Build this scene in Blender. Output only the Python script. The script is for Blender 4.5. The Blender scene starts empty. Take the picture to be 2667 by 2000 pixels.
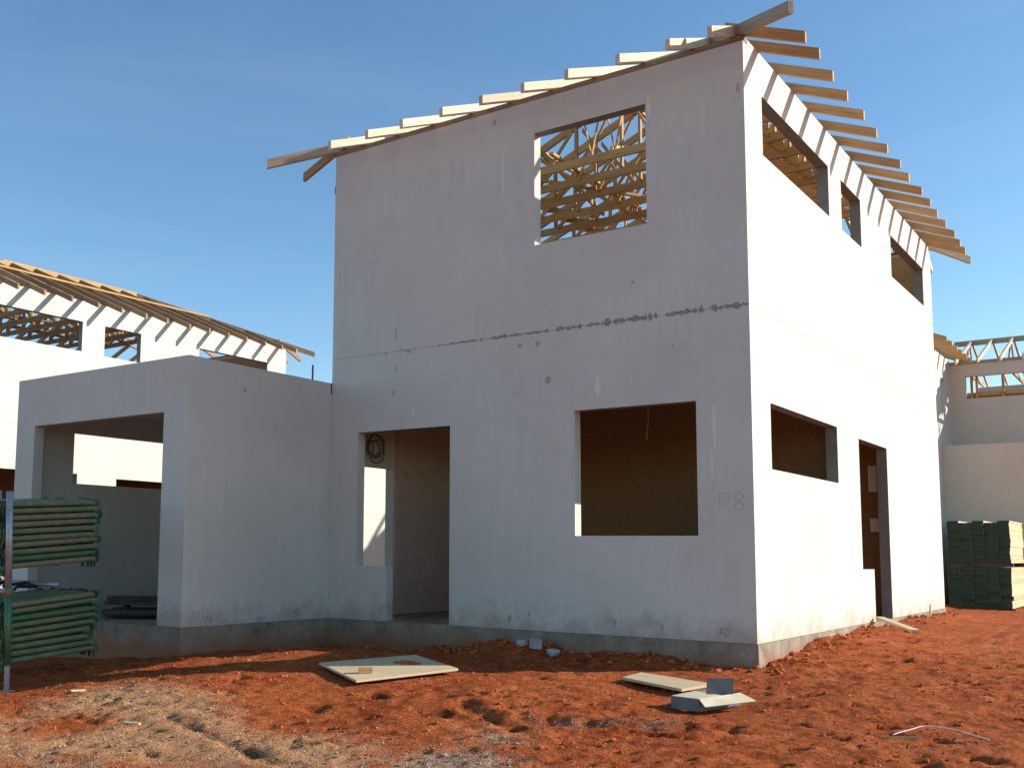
import bpy, math, random
import numpy as np
from mathutils import Vector, Matrix
random.seed(7); rng = np.random.default_rng(7)
sc = bpy.context.scene
col = sc.collection

# ------------------------------------------------------------------ helpers
def tag(o, label=None, cat=None, group=None, kind=None):
    if label: o['label'] = label
    if cat: o['category'] = cat
    if group: o['group'] = group
    if kind: o['kind'] = kind
    return o

def empty(name, loc=(0, 0, 0), rot=(0, 0, 0)):
    o = bpy.data.objects.new(name, None); col.objects.link(o)
    o.location = loc; o.rotation_euler = rot; o.empty_display_size = .2
    return o

def copy_tree(o, parent=None, loc=None):
    c = o.copy(); col.objects.link(c); c.parent = parent
    if loc is not None: c.location = loc
    for ch in o.children: copy_tree(ch, c)
    return c

class MB:
    def __init__(s): s.v = []; s.f = []; s.uv = []; s.m = []
    def face(s, pts, mi=0, uv=None):
        n = len(s.v); s.v += [tuple(p) for p in pts]
        s.f.append(tuple(range(n, n + len(pts)))); s.m.append(mi)
        s.uv += uv if uv else [(0, 0)] * len(pts)
    def hexa(s, c, mi=0, L=None, mis=None):
        # c: 8 corners, 0-3 start ring, 4-7 end ring (same winding); uv runs along start->end
        c = [Vector(p) for p in c]
        ln = (c[4] - c[0]).length if L is None else L
        o = random.random() * 20
        for k in range(4):
            a, b = k, (k + 1) % 4
            w = (c[b] - c[a]).length
            s.face([c[a], c[b], c[b + 4], c[a + 4]], mis[k] if mis else mi,
                   [(o, k * .37 + o), (o, k * .37 + w + o), (o + ln, k * .37 + w + o), (o + ln, k * .37 + o)])
        w1 = (c[1] - c[0]).length; h1 = (c[3] - c[0]).length
        e = [(o, o), (o, o + w1), (o + h1 * .2, o + w1), (o + h1 * .2, o)]
        s.face([c[3], c[2], c[1], c[0]], mis[4] if mis else mi, e)
        s.face([c[4], c[5], c[6], c[7]], mis[5] if mis else mi, e)
    def box(s, x0, y0, z0, x1, y1, z1, mi=0, mis=None, ax=None):
        d = (x1 - x0, y1 - y0, z1 - z0)
        if ax is None: ax = max(range(3), key=lambda k: d[k])
        if ax == 0: c = [(x0, y0, z0), (x0, y0, z1), (x0, y1, z1), (x0, y1, z0), (x1, y0, z0), (x1, y0, z1), (x1, y1, z1), (x1, y1, z0)]
        elif ax == 1: c = [(x0, y0, z0), (x1, y0, z0), (x1, y0, z1), (x0, y0, z1), (x0, y1, z0), (x1, y1, z0), (x1, y1, z1), (x0, y1, z1)]
        else: c = [(x0, y0, z0), (x0, y1, z0), (x1, y1, z0), (x1, y0, z0), (x0, y0, z1), (x0, y1, z1), (x1, y1, z1), (x1, y0, z1)]
        s.hexa(c, mi, None, mis)
    def beam(s, p0, p1, w, h, vcut=True, mi=0):
        # bottom centre line p0->p1, width w sideways, depth h straight up (ends cut plumb)
        p0, p1 = Vector(p0), Vector(p1); d = p1 - p0
        if abs(d.x) < 1e-6 and abs(d.y) < 1e-6:
            s.box(p0.x - w / 2, p0.y - h / 2, p0.z, p0.x + w / 2, p0.y + h / 2, p1.z, mi); return
        n = Vector((-d.y, d.x, 0)).normalized() * (w / 2); u = Vector((0, 0, h))
        if not vcut: u = d.normalized().cross(n).normalized() * h; u = u if u.z > 0 else -u
        s.hexa([p0 - n, p0 + n, p0 + n + u, p0 - n + u, p1 - n, p1 + n, p1 + n + u, p1 - n + u], mi)
    def tube(s, pts, r, n=8, mi=0, cap=True):
        pts = [Vector(p) for p in pts]; rings = []
        R = r if hasattr(r, '__len__') else [r] * len(pts)
        base = len(s.v); t0 = (pts[1] - pts[0]).normalized()
        a = t0.orthogonal().normalized(); acc = 0
        L = []
        for i, p in enumerate(pts):
            t = (pts[min(i + 1, len(pts) - 1)] - pts[max(i - 1, 0)]).normalized()
            a = (a - t * a.dot(t)).normalized(); b = t.cross(a)
            for k in range(n):
                q = p + (a * math.cos(2 * math.pi * k / n) + b * math.sin(2 * math.pi * k / n)) * R[i]
                s.v.append(tuple(q))
            if i: acc += (p - pts[i - 1]).length
            L.append(acc)
        for i in range(len(pts) - 1):
            for k in range(n):
                k2 = (k + 1) % n
                s.f.append((base + i * n + k, base + i * n + k2, base + (i + 1) * n + k2, base + (i + 1) * n + k)); s.m.append(mi)
                s.uv += [(L[i], k / n * .3), (L[i], (k + 1) / n * .3), (L[i + 1], (k + 1) / n * .3), (L[i + 1], k / n * .3)]
        if cap:
            s.f.append(tuple(base + k for k in reversed(range(n)))); s.m.append(mi); s.uv += [(0, 0)] * n
            e = base + (len(pts) - 1) * n
            s.f.append(tuple(e + k for k in range(n))); s.m.append(mi); s.uv += [(0, 0)] * n
    def rock(s, c, r, mi=0, flat=.7):
        b = len(s.v); ang = random.random() * 6.28; ca, sa = math.cos(ang), math.sin(ang)
        for (x, y, z) in ICO_V:
            k = r * random.uniform(.7, 1.2); x, y = x * k, y * k * .8
            s.v.append((c[0] + x * ca - y * sa, c[1] + x * sa + y * ca, c[2] + z * k * flat))
        for f in ICO_F: s.f.append(tuple(b + i for i in f)); s.m.append(mi); s.uv += [(0, 0)] * 3
    def build(s, name, mats, parent=None, smooth=False, weld=False):
        me = bpy.data.meshes.new(name); me.from_pydata(s.v, [], s.f)
        if not isinstance(mats, (list, tuple)): mats = [mats]
        for m in mats: me.materials.append(m)
        if any(s.m): me.polygons.foreach_set('material_index', s.m)
        u = me.uv_layers.new(name='UVMap'); u.data.foreach_set('uv', [c for p in s.uv for c in p])
        if smooth: me.polygons.foreach_set('use_smooth', [True] * len(me.polygons))
        me.update()
        o = bpy.data.objects.new(name, me); col.objects.link(o); o.parent = parent
        return o
t_ = (1 + 5 ** .5) / 2
ICO_V = [Vector(p).normalized() for p in [(-1, t_, 0), (1, t_, 0), (-1, -t_, 0), (1, -t_, 0), (0, -1, t_), (0, 1, t_), (0, -1, -t_), (0, 1, -t_), (t_, 0, -1), (t_, 0, 1), (-t_, 0, -1), (-t_, 0, 1)]]
ICO_F = [(0, 11, 5), (0, 5, 1), (0, 1, 7), (0, 7, 10), (0, 10, 11), (1, 5, 9), (5, 11, 4), (11, 10, 2), (10, 7, 6), (7, 1, 8), (3, 9, 4), (3, 4, 2), (3, 2, 6), (3, 6, 8), (3, 8, 9), (4, 9, 5), (2, 4, 11), (6, 2, 10), (8, 6, 7), (9, 8, 1)]

# ------------------------------------------------------------------ materials
class NT:
    def __init__(s, name, rough=.8, spec=.3):
        s.m = bpy.data.materials.new(name); s.m.use_nodes = True
        s.t = s.m.node_tree; s.b = s.t.nodes['Principled BSDF']
        s.b.inputs['Roughness'].default_value = rough
        s.b.inputs['Specular IOR Level'].default_value = spec
    def n(s, typ, **k):
        x = s.t.nodes.new(typ)
        for a, v in k.items(): setattr(x, a, v)
        return x
    def l(s, a, b): s.t.links.new(a, b)
    def coord(s, kind='Object', scale=(1, 1, 1)):
        c = s.n('ShaderNodeTexCoord'); m = s.n('ShaderNodeMapping'); m.inputs['Scale'].default_value = scale
        s.l(c.outputs[kind], m.inputs['Vector']); return m.outputs['Vector']
    def pos(s, scale=(1, 1, 1)):
        c = s.n('ShaderNodeNewGeometry'); m = s.n('ShaderNodeMapping'); m.inputs['Scale'].default_value = scale
        s.l(c.outputs['Position'], m.inputs['Vector']); return m.outputs['Vector']
    def noise(s, vec, scale, det=4, rough=.6, dist=0):
        x = s.n('ShaderNodeTexNoise'); x.inputs['Scale'].default_value = scale; x.inputs['Detail'].default_value = det
        x.inputs['Roughness'].default_value = rough; x.inputs['Distortion'].default_value = dist
        s.l(vec, x.inputs['Vector']); return x.outputs['Fac']
    def ramp(s, fac, stops):
        x = s.n('ShaderNodeValToRGB'); e = x.color_ramp.elements
        e[0].position, e[0].color = stops[0][0], (*stops[0][1], 1)
        e[1].position, e[1].color = stops[-1][0], (*stops[-1][1], 1)
        for p, c in stops[1:-1]: q = e.new(p); q.color = (*c, 1)
        s.l(fac, x.inputs['Fac']); return x.outputs['Color']
    def mix(s, fac, a, b, mode='MIX'):
        x = s.n('ShaderNodeMix', data_type='RGBA', blend_type=mode)
        for sock, v in ((x.inputs['Factor'], fac), (x.inputs['A'], a), (x.inputs['B'], b)):
            sock = sock
        x.inputs[0].default_value = fac if isinstance(fac, (int, float)) else 0
        if not isinstance(fac, (int, float)): s.l(fac, x.inputs[0])
        for i, v in ((6, a), (7, b)):
            if isinstance(v, tuple): x.inputs[i].default_value = (*v, 1)
            else: s.l(v, x.inputs[i])
        return x.outputs[2]
    def math(s, op, a, b=0.):
        x = s.n('ShaderNodeMath', operation=op)
        for i, v in ((0, a), (1, b)):
            if isinstance(v, (int, float)): x.inputs[i].default_value = v
            else: s.l(v, x.inputs[i])
        return x.outputs[0]
    def mapr(s, v, a, b, c=0., d=1.):
        x = s.n('ShaderNodeMapRange'); s.l(v, x.inputs[0])
        for i, q in enumerate((a, b, c, d)): x.inputs[i + 1].default_value = q
        return x.outputs[0]
    def bump(s, h, strength=.3, dist=.01):
        x = s.n('ShaderNodeBump'); x.inputs['Strength'].default_value = strength; x.inputs['Distance'].default_value = dist
        s.l(h, x.inputs['Height']); s.l(x.outputs['Normal'], s.b.inputs['Normal'])
    def out(s, c):
        if isinstance(c, tuple): s.b.inputs['Base Color'].default_value = (*c, 1)
        else: s.l(c, s.b.inputs['Base Color'])
        return s.m
BW = lambda v: (v, v, v)

def mat_plaster(name, base=(.625, .62, .552), dirt=True):
    a = NT(name, .85, .25)
    streak = a.noise(a.coord('Object', (7, 7, .35)), 2.2, 5, .65)
    fine = a.noise(a.coord('Object', (30, 30, 1.2)), 1., 3, .6)
    blot = a.noise(a.coord('Object', (1, 1, 1)), .9, 5, .6)
    grain = a.noise(a.coord('Object', (1, 1, 1)), 120, 3, .7)
    c = a.mix(a.math('MULTIPLY', a.mapr(streak, .35, .7), a.mapr(a.noise(a.coord('Object'), .8, 3, .5), .35, .65)), base, tuple(k * .86 for k in base))
    big = a.noise(a.coord('Object', (1, 1, 1)), .45, 4, .55)
    c = a.mix(a.mapr(big, .42, .62, 0, .6), c, (base[0] * .90, base[1] * .88, base[2] * .86))
    c = a.mix(a.mapr(fine, .52, .75, 0, .35), c, tuple(min(1, k * 1.08) for k in base))
    c = a.mix(a.mapr(blot, .45, .7, 0, .8), c, (base[0] * .92, base[1] * .90, base[2] * .89))
    sm = a.noise(a.coord('Object', (1, 1, 1)), 3.6, 6, .7, .8)
    c = a.mix(a.mapr(sm, .56, .74, 0, .45), c, (base[0] * .80, base[1] * .79, base[2] * .80))
    c = a.mix(a.mapr(sm, .36, .26, 0, .4), c, tuple(min(1, k * 1.08) for k in base))
    pits = a.noise(a.coord('Object', (1, 1, .6)), 26, 2, .5)
    c = a.mix(a.mapr(pits, .72, .78, 0, .5), c, (.30, .29, .28))
    if dirt:
        sp = a.n('ShaderNodeSeparateXYZ'); a.l(a.coord('Object'), sp.inputs[0])
        edge = a.noise(a.coord('Object', (3, 3, 3)), 1.6, 5, .7)
        z = a.math('ADD', sp.outputs['Z'], a.mapr(edge, .3, .7, -.22, .16))
        c = a.mix(a.mapr(z, .20, -.06, 0, .55), c, (.36, .25, .18))
    hh = a.math('ADD', a.math('MULTIPLY', grain, .25), a.math('MULTIPLY', a.noise(a.coord('Object', (1, 1, .5)), 7, 4, .6), 1.))
    a.bump(hh, .35, .012)
    return a.out(c)

def mat_concrete(name):
    a = NT(name, .9, .2)
    v = a.coord('Object')
    c = a.ramp(a.noise(v, 3.5, 6, .7), [(.3, (.16, .13, .10)), (.55, (.33, .265, .20)), (.75, (.46, .38, .28))])
    drip = a.noise(a.coord('Object', (9, 9, .8)), 1.5, 4, .6)
    c = a.mix(a.mapr(drip, .5, .75, 0, .6), c, (.20, .17, .15))
    sp = a.n('ShaderNodeSeparateXYZ'); a.l(v, sp.inputs[0])
    z = a.math('ADD', sp.outputs['Z'], a.mapr(a.noise(v, 5, 4, .7), .3, .7, -.08, .08))
    c = a.mix(a.mapr(z, -.06, -.24, 0, .85), c, (.33, .14, .07))
    a.bump(a.noise(v, 28, 6, .75), .6, .02)
    return a.out(c)

def mat_timber(name, c0, c1, c2, rough=.75):
    a = NT(name, rough, .25)
    uv = a.coord('UV', (1.5, 38, 1))
    g = a.noise(uv, 1.2, 5, .6, .6)
    c = a.ramp(g, [(.3, c0), (.5, c1), (.72, c2)])
    kn = a.n('ShaderNodeTexVoronoi'); kn.inputs['Scale'].default_value = 1.; a.l(a.coord('UV', (3.2, 16, 1)), kn.inputs['Vector'])
    c = a.mix(a.mapr(kn.outputs['Distance'], .16, .07, 0, .75), c, tuple(k * .35 for k in c0))
    w = a.noise(a.coord('UV', (1, 3, 1)), 1.1, 3, .6)
    c = a.mix(a.mapr(w, .45, .75, 0, .55), c, tuple(k * .75 for k in (c1[0] * .8, c1[1] * .85, c1[2] * .95)))
    oi = a.n('ShaderNodeObjectInfo')
    c = a.mix(a.mapr(oi.outputs['Random'], 0, 1, 0, .6), c, tuple(k * .62 for k in c0))
    a.bump(g, .25, .004)
    return a.out(c)

def mat_plain(name, c, rough=.6, var=.25, scale=6, spec=.3, metal=0, dirt=None):
    a = NT(name, rough, spec); a.b.inputs['Metallic'].default_value = metal
    n = a.noise(a.coord('Object'), scale, 5, .65)
    cc = a.mix(a.mapr(n, .3, .7), tuple(k * (1 - var) for k in c), tuple(min(1, k * (1 + var)) for k in c))
    if dirt:
        d = a.noise(a.coord('Object', (1, 1, 1)), scale * .45, 5, .7)
        cc = a.mix(a.mapr(d, .46, .66, 0, .85), cc, dirt)
    a.bump(a.noise(a.coord('Object'), scale * 8, 3, .6), .15, .003)
    return a.out(cc)

M = {}
M['plaster'] = mat_plaster('white_plaster')
M['plaster_pale'] = mat_plaster('beige_plaster', (.68, .62, .52))
M['concrete'] = mat_concrete('slab_concrete')
M['timber'] = mat_timber('pine_timber', (.46, .25, .085), (.64, .385, .155), (.74, .50, .25))
M['sunlit_pale'] = mat_timber('sunlit_pale_timber', (.60, .47, .31), (.74, .61, .44), (.82, .72, .57))  # paler copy of the pine, sunlit brightness put into the colour
M['timber_grey'] = mat_timber('weathered_timber', (.36, .27, .17), (.50, .40, .26), (.60, .50, .36))
M['timber_plate'] = mat_timber('dark_plate_timber', (.22, .14, .07), (.32, .21, .11), (.40, .28, .15))
M['board'] = mat_plain('brown_board', (.33, .185, .085), .75, .22, 22, .2)
M['tan_board'] = mat_timber('tan_board', (.42, .27, .14), (.50, .33, .18), (.55, .38, .22), .7)
M['chip'] = mat_plain('bare_concrete_chip', (.29, .28, .26), .95, .45, 40)
M['reveal'] = mat_plain('shade_grey_reveal', (.23, .235, .215), .9, .15, 9)  # darker than the plaster: shade on jambs and soffits put into colour
M['pencil'] = mat_plain('pencil_stroke', (.54, .52, .50), .9, .1)
M['stain'] = mat_plain('grey_stain', (.40, .38, .345), .9, .3, 25)
M['pale_run'] = mat_plain('pale_plaster_run', (.70, .685, .615), .9, .1, 20)
M['yellow'] = mat_plain('mortar_line', (.54, .50, .40), .9, .2, 20)
M['green'] = mat_plain('green_enamel', (.042, .15, .065), .36, .3, 5, .5, 0, (.16, .13, .07))
M['green_dusty'] = mat_plain('dusty_green_enamel', (.10, .165, .080), .42, .3, 7, .4, 0, (.27, .20, .12))
M['dusty'] = mat_plain('dust_covered_enamel', (.20, .18, .115), .55, .25, 9, .3, 0, (.12, .17, .09))
M['green_dark'] = mat_plain('dark_green_enamel', (.018, .085, .055), .45, .3, 8, .4)
M['galv'] = mat_plain('galvanised_steel', (.36, .37, .42), .45, .2, 12, .5, .6)
M['rust'] = mat_plain('rusty_steel', (.20, .075, .035), .85, .4, 20)
M['black'] = mat_plain('rubber_and_bore_shade', (.012, .012, .013), .5, .3, 12)
M['darksteel'] = mat_plain('dark_steel', (.05, .05, .055), .6, .3, 12)
M['cable_grey'] = mat_plain('dusty_grey_cable', (.11, .105, .10), .6, .3, 12)
M['lining'] = mat_plain('beige_lining', (.55, .43, .34), .85, .12, 9, .2)
M['greenend'] = mat_plain('green_end_paint', (.042, .074, .054), .75, .35, 9, .2)
M['card'] = mat_plain('cardboard', (.66, .56, .40), .85, .12, 8, .2)
M['cardin'] = mat_plain('grey_board', (.17, .17, .18), .8, .15, 8, .2)
M['daylight'] = mat_plain('daylight_white', (.90, .89, .86), .8, .04, 8, .2)
M['ply'] = mat_timber('pale_plywood', (.66, .49, .28), (.76, .59, .36), (.82, .68, .45))
M['pvc'] = mat_plain('white_plastic', (.72, .70, .68), .4, .08, 8)
M['rock'] = mat_plain('pale_stone', (.42, .40, .37), .9, .2, 10)
M['darkboard'] = mat_plain('dark_formwork_board', (.075, .06, .05), .7, .4, 7)

def mat_soil(name='red_soil', mesh=True):
    a = NT(name, .95, .12)
    P = a.pos()
    n1 = a.noise(P, 1.1, 7, .65); n2 = a.noise(P, 7, 6, .7); n3 = a.noise(P, 45, 4, .75)
    c = a.ramp(n2, [(.32, (.19, .032, .007)), (.44, (.46, .090, .020)), (.55, (.64, .145, .038)), (.72, (.76, .25, .088))])
    c = a.mix(a.mapr(n1, .42, .68, 0, .6), c, (.68, .19, .055))
    c = a.mix(a.mapr(n3, .52, .64, 0, .7), c, (.15, .030, .009))
    c = a.mix(a.mapr(a.noise(P, 26, 5, .75), .55, .64, 0, .6), c, (.16, .034, .010))
    c = a.mix(a.mapr(a.noise(P, 110, 3, .7), .60, .72, 0, .7), c, (.72, .36, .18))
    if mesh:
        at = a.n('ShaderNodeAttribute', attribute_name='ground_mix')
        sp = a.n('ShaderNodeSeparateColor'); a.l(at.outputs['Color'], sp.inputs[0])
        br = a.noise(P, 9, 7, .75); sand = a.noise(P, 85, 3, .7)
        tan = a.ramp(sand, [(.30, (.38, .17, .075)), (.5, (.80, .43, .20)), (.68, (.90, .66, .42))])
        gry = a.ramp(sand, [(.36, (.13, .085, .055)), (.5, (.46, .33, .22)), (.66, (.74, .60, .46))])
        t = a.math('ADD', sp.outputs['Red'], a.mapr(br, .3, .7, -.45, .45))
        c = a.mix(a.mapr(t, .30, .95, 0, .76), c, tan)
        dk2 = a.noise(a.pos((1.2, 1.2, 1)), 4.2, 6, .75)
        c = a.mix(a.mapr(dk2, .56, .68, 0, .55), c, (.24, .06, .018))
        g = a.math('ADD', sp.outputs['Green'], a.mapr(br, .3, .7, -.45, .45))
        c = a.mix(a.mapr(g, .35, .95, 0, .8), c, gry)
        d = a.math('ADD', sp.outputs['Blue'], a.mapr(br, .3, .7, -.4, .4))
        c = a.mix(a.mapr(d, .4, .8, 0, .8), c, (.11, .045, .022))
    n4 = a.noise(P, 22, 6, .75)
    hh = a.math('ADD', a.math('MULTIPLY', n4, 1.), a.math('ADD', a.math('MULTIPLY', n3, .55), a.math('MULTIPLY', a.noise(P, 140, 3, .7), .2)))
    a.bump(hh, 1., .06)
    return a.out(c)
M['soil'] = mat_soil()
def mat_clod():
    a = NT('soil_clod', .95, .1)
    c = a.ramp(a.noise(a.pos(), 14, 5, .7), [(.3, (.26, .055, .016)), (.5, (.50, .13, .038)), (.7, (.62, .20, .07))])
    a.bump(a.noise(a.pos(), 90, 3, .7), .6, .006)
    return a.out(c)
M['clod'] = mat_clod()
def mat_gravel():
    a = NT('gravel', .9, .2)
    v = a.n('ShaderNodeTexVoronoi'); v.inputs['Scale'].default_value = 22; a.l(a.pos(), v.inputs['Vector'])
    sp = a.n('ShaderNodeSeparateColor'); a.l(v.outputs['Color'], sp.inputs[0])
    c = a.ramp(sp.outputs[0], [(0, (.11, .07, .045)), (.4, (.28, .17, .10)), (.75, (.40, .29, .20)), (1, (.52, .44, .35))])
    return a.out(c)
M['gravel'] = mat_gravel()

# ------------------------------------------------------------------ ground
GP = np.array([(0,0,-.19),(-1,0,-.235),(-2.4,0,-.272),(-4.6,-.05,-.30),(-4.78,-1.1,-.27),(-4.8,-2.1,-.24),(-5.7,-2.15,-.34),(-7.6,-2.2,-.40),
(0.02,.77,-.147),(.02,2.26,-.075),(.02,4.2,-.055),(.02,8.1,-.10),(-1.5,-1.15,-.222),(-1.95,-1.6,-.222),(-2.8,-1.75,-.17),(-3.5,-1.7,-.17),(-2.95,-2.25,-.24),(-3.75,-3.05,-.30),(-4.46,-3.54,-.36),(-4.3,-4.3,-.42),(-5.0,-3.78,-.455),
(0,-3.6,-.42),(2,-2,-.33),(-2,-4.6,-.47),(3,0,-.22),(4,4,-.12),(3,9,-.12),(0,12.5,-.2),(4,14,-.2),(-7,-5,-.5),(3,-8.8,-.62),(8,-4,-.45),(-10,0,-.4),(-12,6,-.3),(-8,7,-.2),(8,8,-.15),(0,-8,-.6)], float)
def _solve():
    P = GP[:, :2]; r = np.hypot(*(P[:, None] - P[None]).transpose(2, 0, 1)); n = len(P)
    A = np.zeros((n + 3, n + 3)); A[:n, :n] = -r; A[:n, n] = 1; A[:n, n + 1:] = P; A[n, :n] = 1; A[n + 1:, :n] = P.T
    return np.linalg.solve(A, np.r_[GP[:, 2], 0, 0, 0])
SOL = _solve()
LAT = rng.random((256, 256))
def vnoise(x, y):
    xi = np.floor(x).astype(int); yi = np.floor(y).astype(int); fx = x - xi; fy = y - yi
    fx = fx * fx * (3 - 2 * fx); fy = fy * fy * (3 - 2 * fy)
    g = lambda i, j: LAT[i % 256, j % 256]
    return (g(xi, yi) * (1 - fx) + g(xi + 1, yi) * fx) * (1 - fy) + (g(xi, yi + 1) * (1 - fx) + g(xi + 1, yi + 1) * fx) * fy
def fbm(x, y, f, o=4, p=.5):
    s = 0; a = 1; t = 0
    for k in range(o):
        s = s + a * vnoise(x * f + 17.3 * k, y * f + 9.1 * k); t += a; a *= p; f *= 2.03
    return s / t - .5
def hbase(x, y):
    x = np.asarray(x, float); y = np.asarray(y, float)
    z = np.full(x.shape, SOL[-3]) + SOL[-2] * x + SOL[-1] * y
    for (px, py, _), c in zip(GP, SOL): z = z - c * np.hypot(x - px, y - py)
    d = np.hypot(x + 1, y - 2); w = np.clip((d - 14) / 14, 0, 1); w = w * w * (3 - 2 * w)
    return z * (1 - w) + (-.45) * w
def seg(x, y, a, b):
    ax, ay = a; bx, by = b; t = np.clip(((x - ax) * (bx - ax) + (y - ay) * (by - ay)) / ((bx - ax) ** 2 + (by - ay) ** 2), 0, 1)
    return np.hypot(x - ax - t * (bx - ax), y - ay - t * (by - ay))
def bl(x, y, cx, cy, r): return np.exp(-((x - cx) ** 2 + (y - cy) ** 2) / r ** 2)
TRACK = [((-2.75, -3.95), (-1.0, -4.5)), ((-1.35, -3.05), (.35, -2.5)), ((-1.2, -2.62), (-.4, -3.1))]
def hfull(x, y):
    z = hbase(x, y)
    amp = np.clip(1.2 - np.hypot(x, y + 2) / 25, .1, 1)
    calm = 1 - .65 * np.clip(bl(x, y, -3.3, -1.9, .7) + bl(x, y, -2.6, -1.6, .4), 0, 1)
    flat = 1 - np.clip(bl(x, y, -2.42, -1.93, .75) + bl(x, y, -.36, -1.13, .5) + bl(x, y, .22, -1.75, .4), 0, 1) * .9
    z = z - .03 * (1 - flat)
    amp = amp * flat * calm
    ur = .8 * x + .6 * y; vr = -.6 * x + .8 * y
    z = z + amp * (.08 * fbm(x, y, .9, 3) + .050 * fbm(ur * .45 + 31, vr, 3.2, 4, .6) + .046 * fbm(ur * .65, vr + 55, 12, 3, .7))
    dm = fbm(ur * .6 + 70, vr + 13, 7.5, 4, .7)
    z = z - amp * .26 * np.clip(dm - .115, 0, .16)                     # footprints and dents
    for (a, b), dep, w in zip(TRACK, (.014, .022, .02), (.06, .08, .06)):
        d = seg(x, y, a, b); z = z - dep * np.exp(-(d / w) ** 2) + dep * .6 * np.exp(-((d - 2.1 * w) / w) ** 2)
    # loose soil heaped along the walls
    z = z + np.clip((-.45 - x) / .5, 0, 1) * np.where(x > -4.7, 1, 0) * np.exp(-(np.clip(-y, 0, 9) / .16) ** 2) * .10 * np.clip(.35 + 2.4 * fbm(x + 5, y * .3, 1.6, 3), 0, 1)
    z = z + .16 * bl(x, y, -2.05, -.12, .33) + .08 * bl(x, y, -2.6, -.1, .25) + .06 * bl(x, y, -1.3, -.1, .3) + .05 * bl(x, y, .25, 1.6, .35) + .07 * bl(x, y, .30, 3.2, .4) + .06 * bl(x, y, .3, 5.6, .5) + .07 * bl(x, y, .35, 6.9, .5)
    z = np.where((x > -4.7) & (x < -.1) & (y > .12) & (y < 8), np.minimum(z, -.15), z)
    z = np.where((x > -7.6) & (x < -4.7) & (y > -2) & (y < .9), np.minimum(z, -.15), z)
    return z
def H(x, y): return float(hfull(np.array([x]), np.array([y]))[0])

def axis(a, b, st, far, grow=1.28):
    c = list(np.arange(a, b + st / 2, st)); s = st; lo = [a]; hi = [c[-1]]
    while lo[-1] > -far: s *= grow; lo.append(lo[-1] - s)
    s = st
    while hi[-1] < far: s *= grow; hi.append(hi[-1] + s)
    return np.array(lo[:0:-1] + c + hi[1:])
XS = axis(-5.8, 3.4, .024, 900); YS = axis(-5.6, 1.2, .024, 900, 1.12)
gx, gy = np.meshgrid(XS, YS); gz = hfull(gx, gy)
nx, ny = len(XS), len(YS)
me = bpy.data.meshes.new('ground')
idx = np.arange(nx * ny).reshape(ny, nx)
quads = np.stack([idx[:-1, :-1], idx[:-1, 1:], idx[1:, 1:], idx[1:, :-1]], -1).reshape(-1, 4)
me.vertices.add(nx * ny); me.vertices.foreach_set('co', np.stack([gx, gy, gz], -1).ravel())
me.loops.add(quads.size); me.loops.foreach_set('vertex_index', quads.ravel())
me.polygons.add(len(quads)); me.polygons.foreach_set('loop_start', np.arange(0, quads.size, 4)); me.polygons.foreach_set('loop_total', np.full(len(quads), 4))
me.polygons.foreach_set('use_smooth', np.ones(len(quads), bool))
me.update(); me.validate()
def masks(x, y):
    tan = np.clip(1.0 * bl(x, y, -2.9, -4.6, .75) + .9 * bl(x, y, -1.9, -4.25, .6) + .7 * bl(x, y, -2.95, -3.65, .45) + .8 * bl(x, y, -1.1, -4.2, .55) + .9 * bl(x, y, -3.7, -3.75, .5) + .9 * bl(x, y, -3.5, -5.2, .7) + .5 * bl(x, y, -.55, -3.2, .35) + .45 * np.exp(-(seg(x, y, (-2.6, -3.85), (-.9, -4.35)) / .15) ** 2) + .35 * bl(x, y, 1.4, 1.9, .9), 0, 1)
    tan = tan * (1 - .95 * bl(x, y, -3.2, -4.45, .33)) * (1 - .6 * bl(x, y, -1.9, -3.6, .35))
    gry = np.clip(1.1 * bl(x, y, -.42, -3.95, .36) + .35 * bl(x, y, -.15, -3.75, .35) + .5 * np.exp(-(seg(x, y, (-.55, -2.75), (.25, -2.42)) / .13) ** 2) + .6 * bl(x, y, -.45, -3.3, .2) + .7 * bl(x, y, -2.2, -5.15, .35) + .5 * bl(x, y, -1.6, -4.7, .25), 0, 1)
    drk = np.clip(.75 * np.exp(-(seg(x, y, (-2.6, -4.0), (-1.3, -4.38)) / .06) ** 2) + .6 * np.exp(-(seg(x, y, (-1.25, -2.95), (-.3, -2.75)) / .07) ** 2) + .5 * bl(x, y, -1.1, -2.7, .2) + .5 * bl(x, y, .3, -2.95, .15) + .5 * bl(x, y, .9, -2.0, .2), 0, 1)
    return tan, gry, drk
tan, gry, drk = masks(gx, gy)
ca = me.color_attributes.new('ground_mix', 'FLOAT_COLOR', 'POINT')
ca.data.foreach_set('color', np.stack([tan, gry, drk, np.ones_like(tan)], -1).astype(np.float32).ravel())
me.materials.append(M['soil'])
g = bpy.data.objects.new('ground', me); col.objects.link(g); tag(g, kind='structure')

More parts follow.
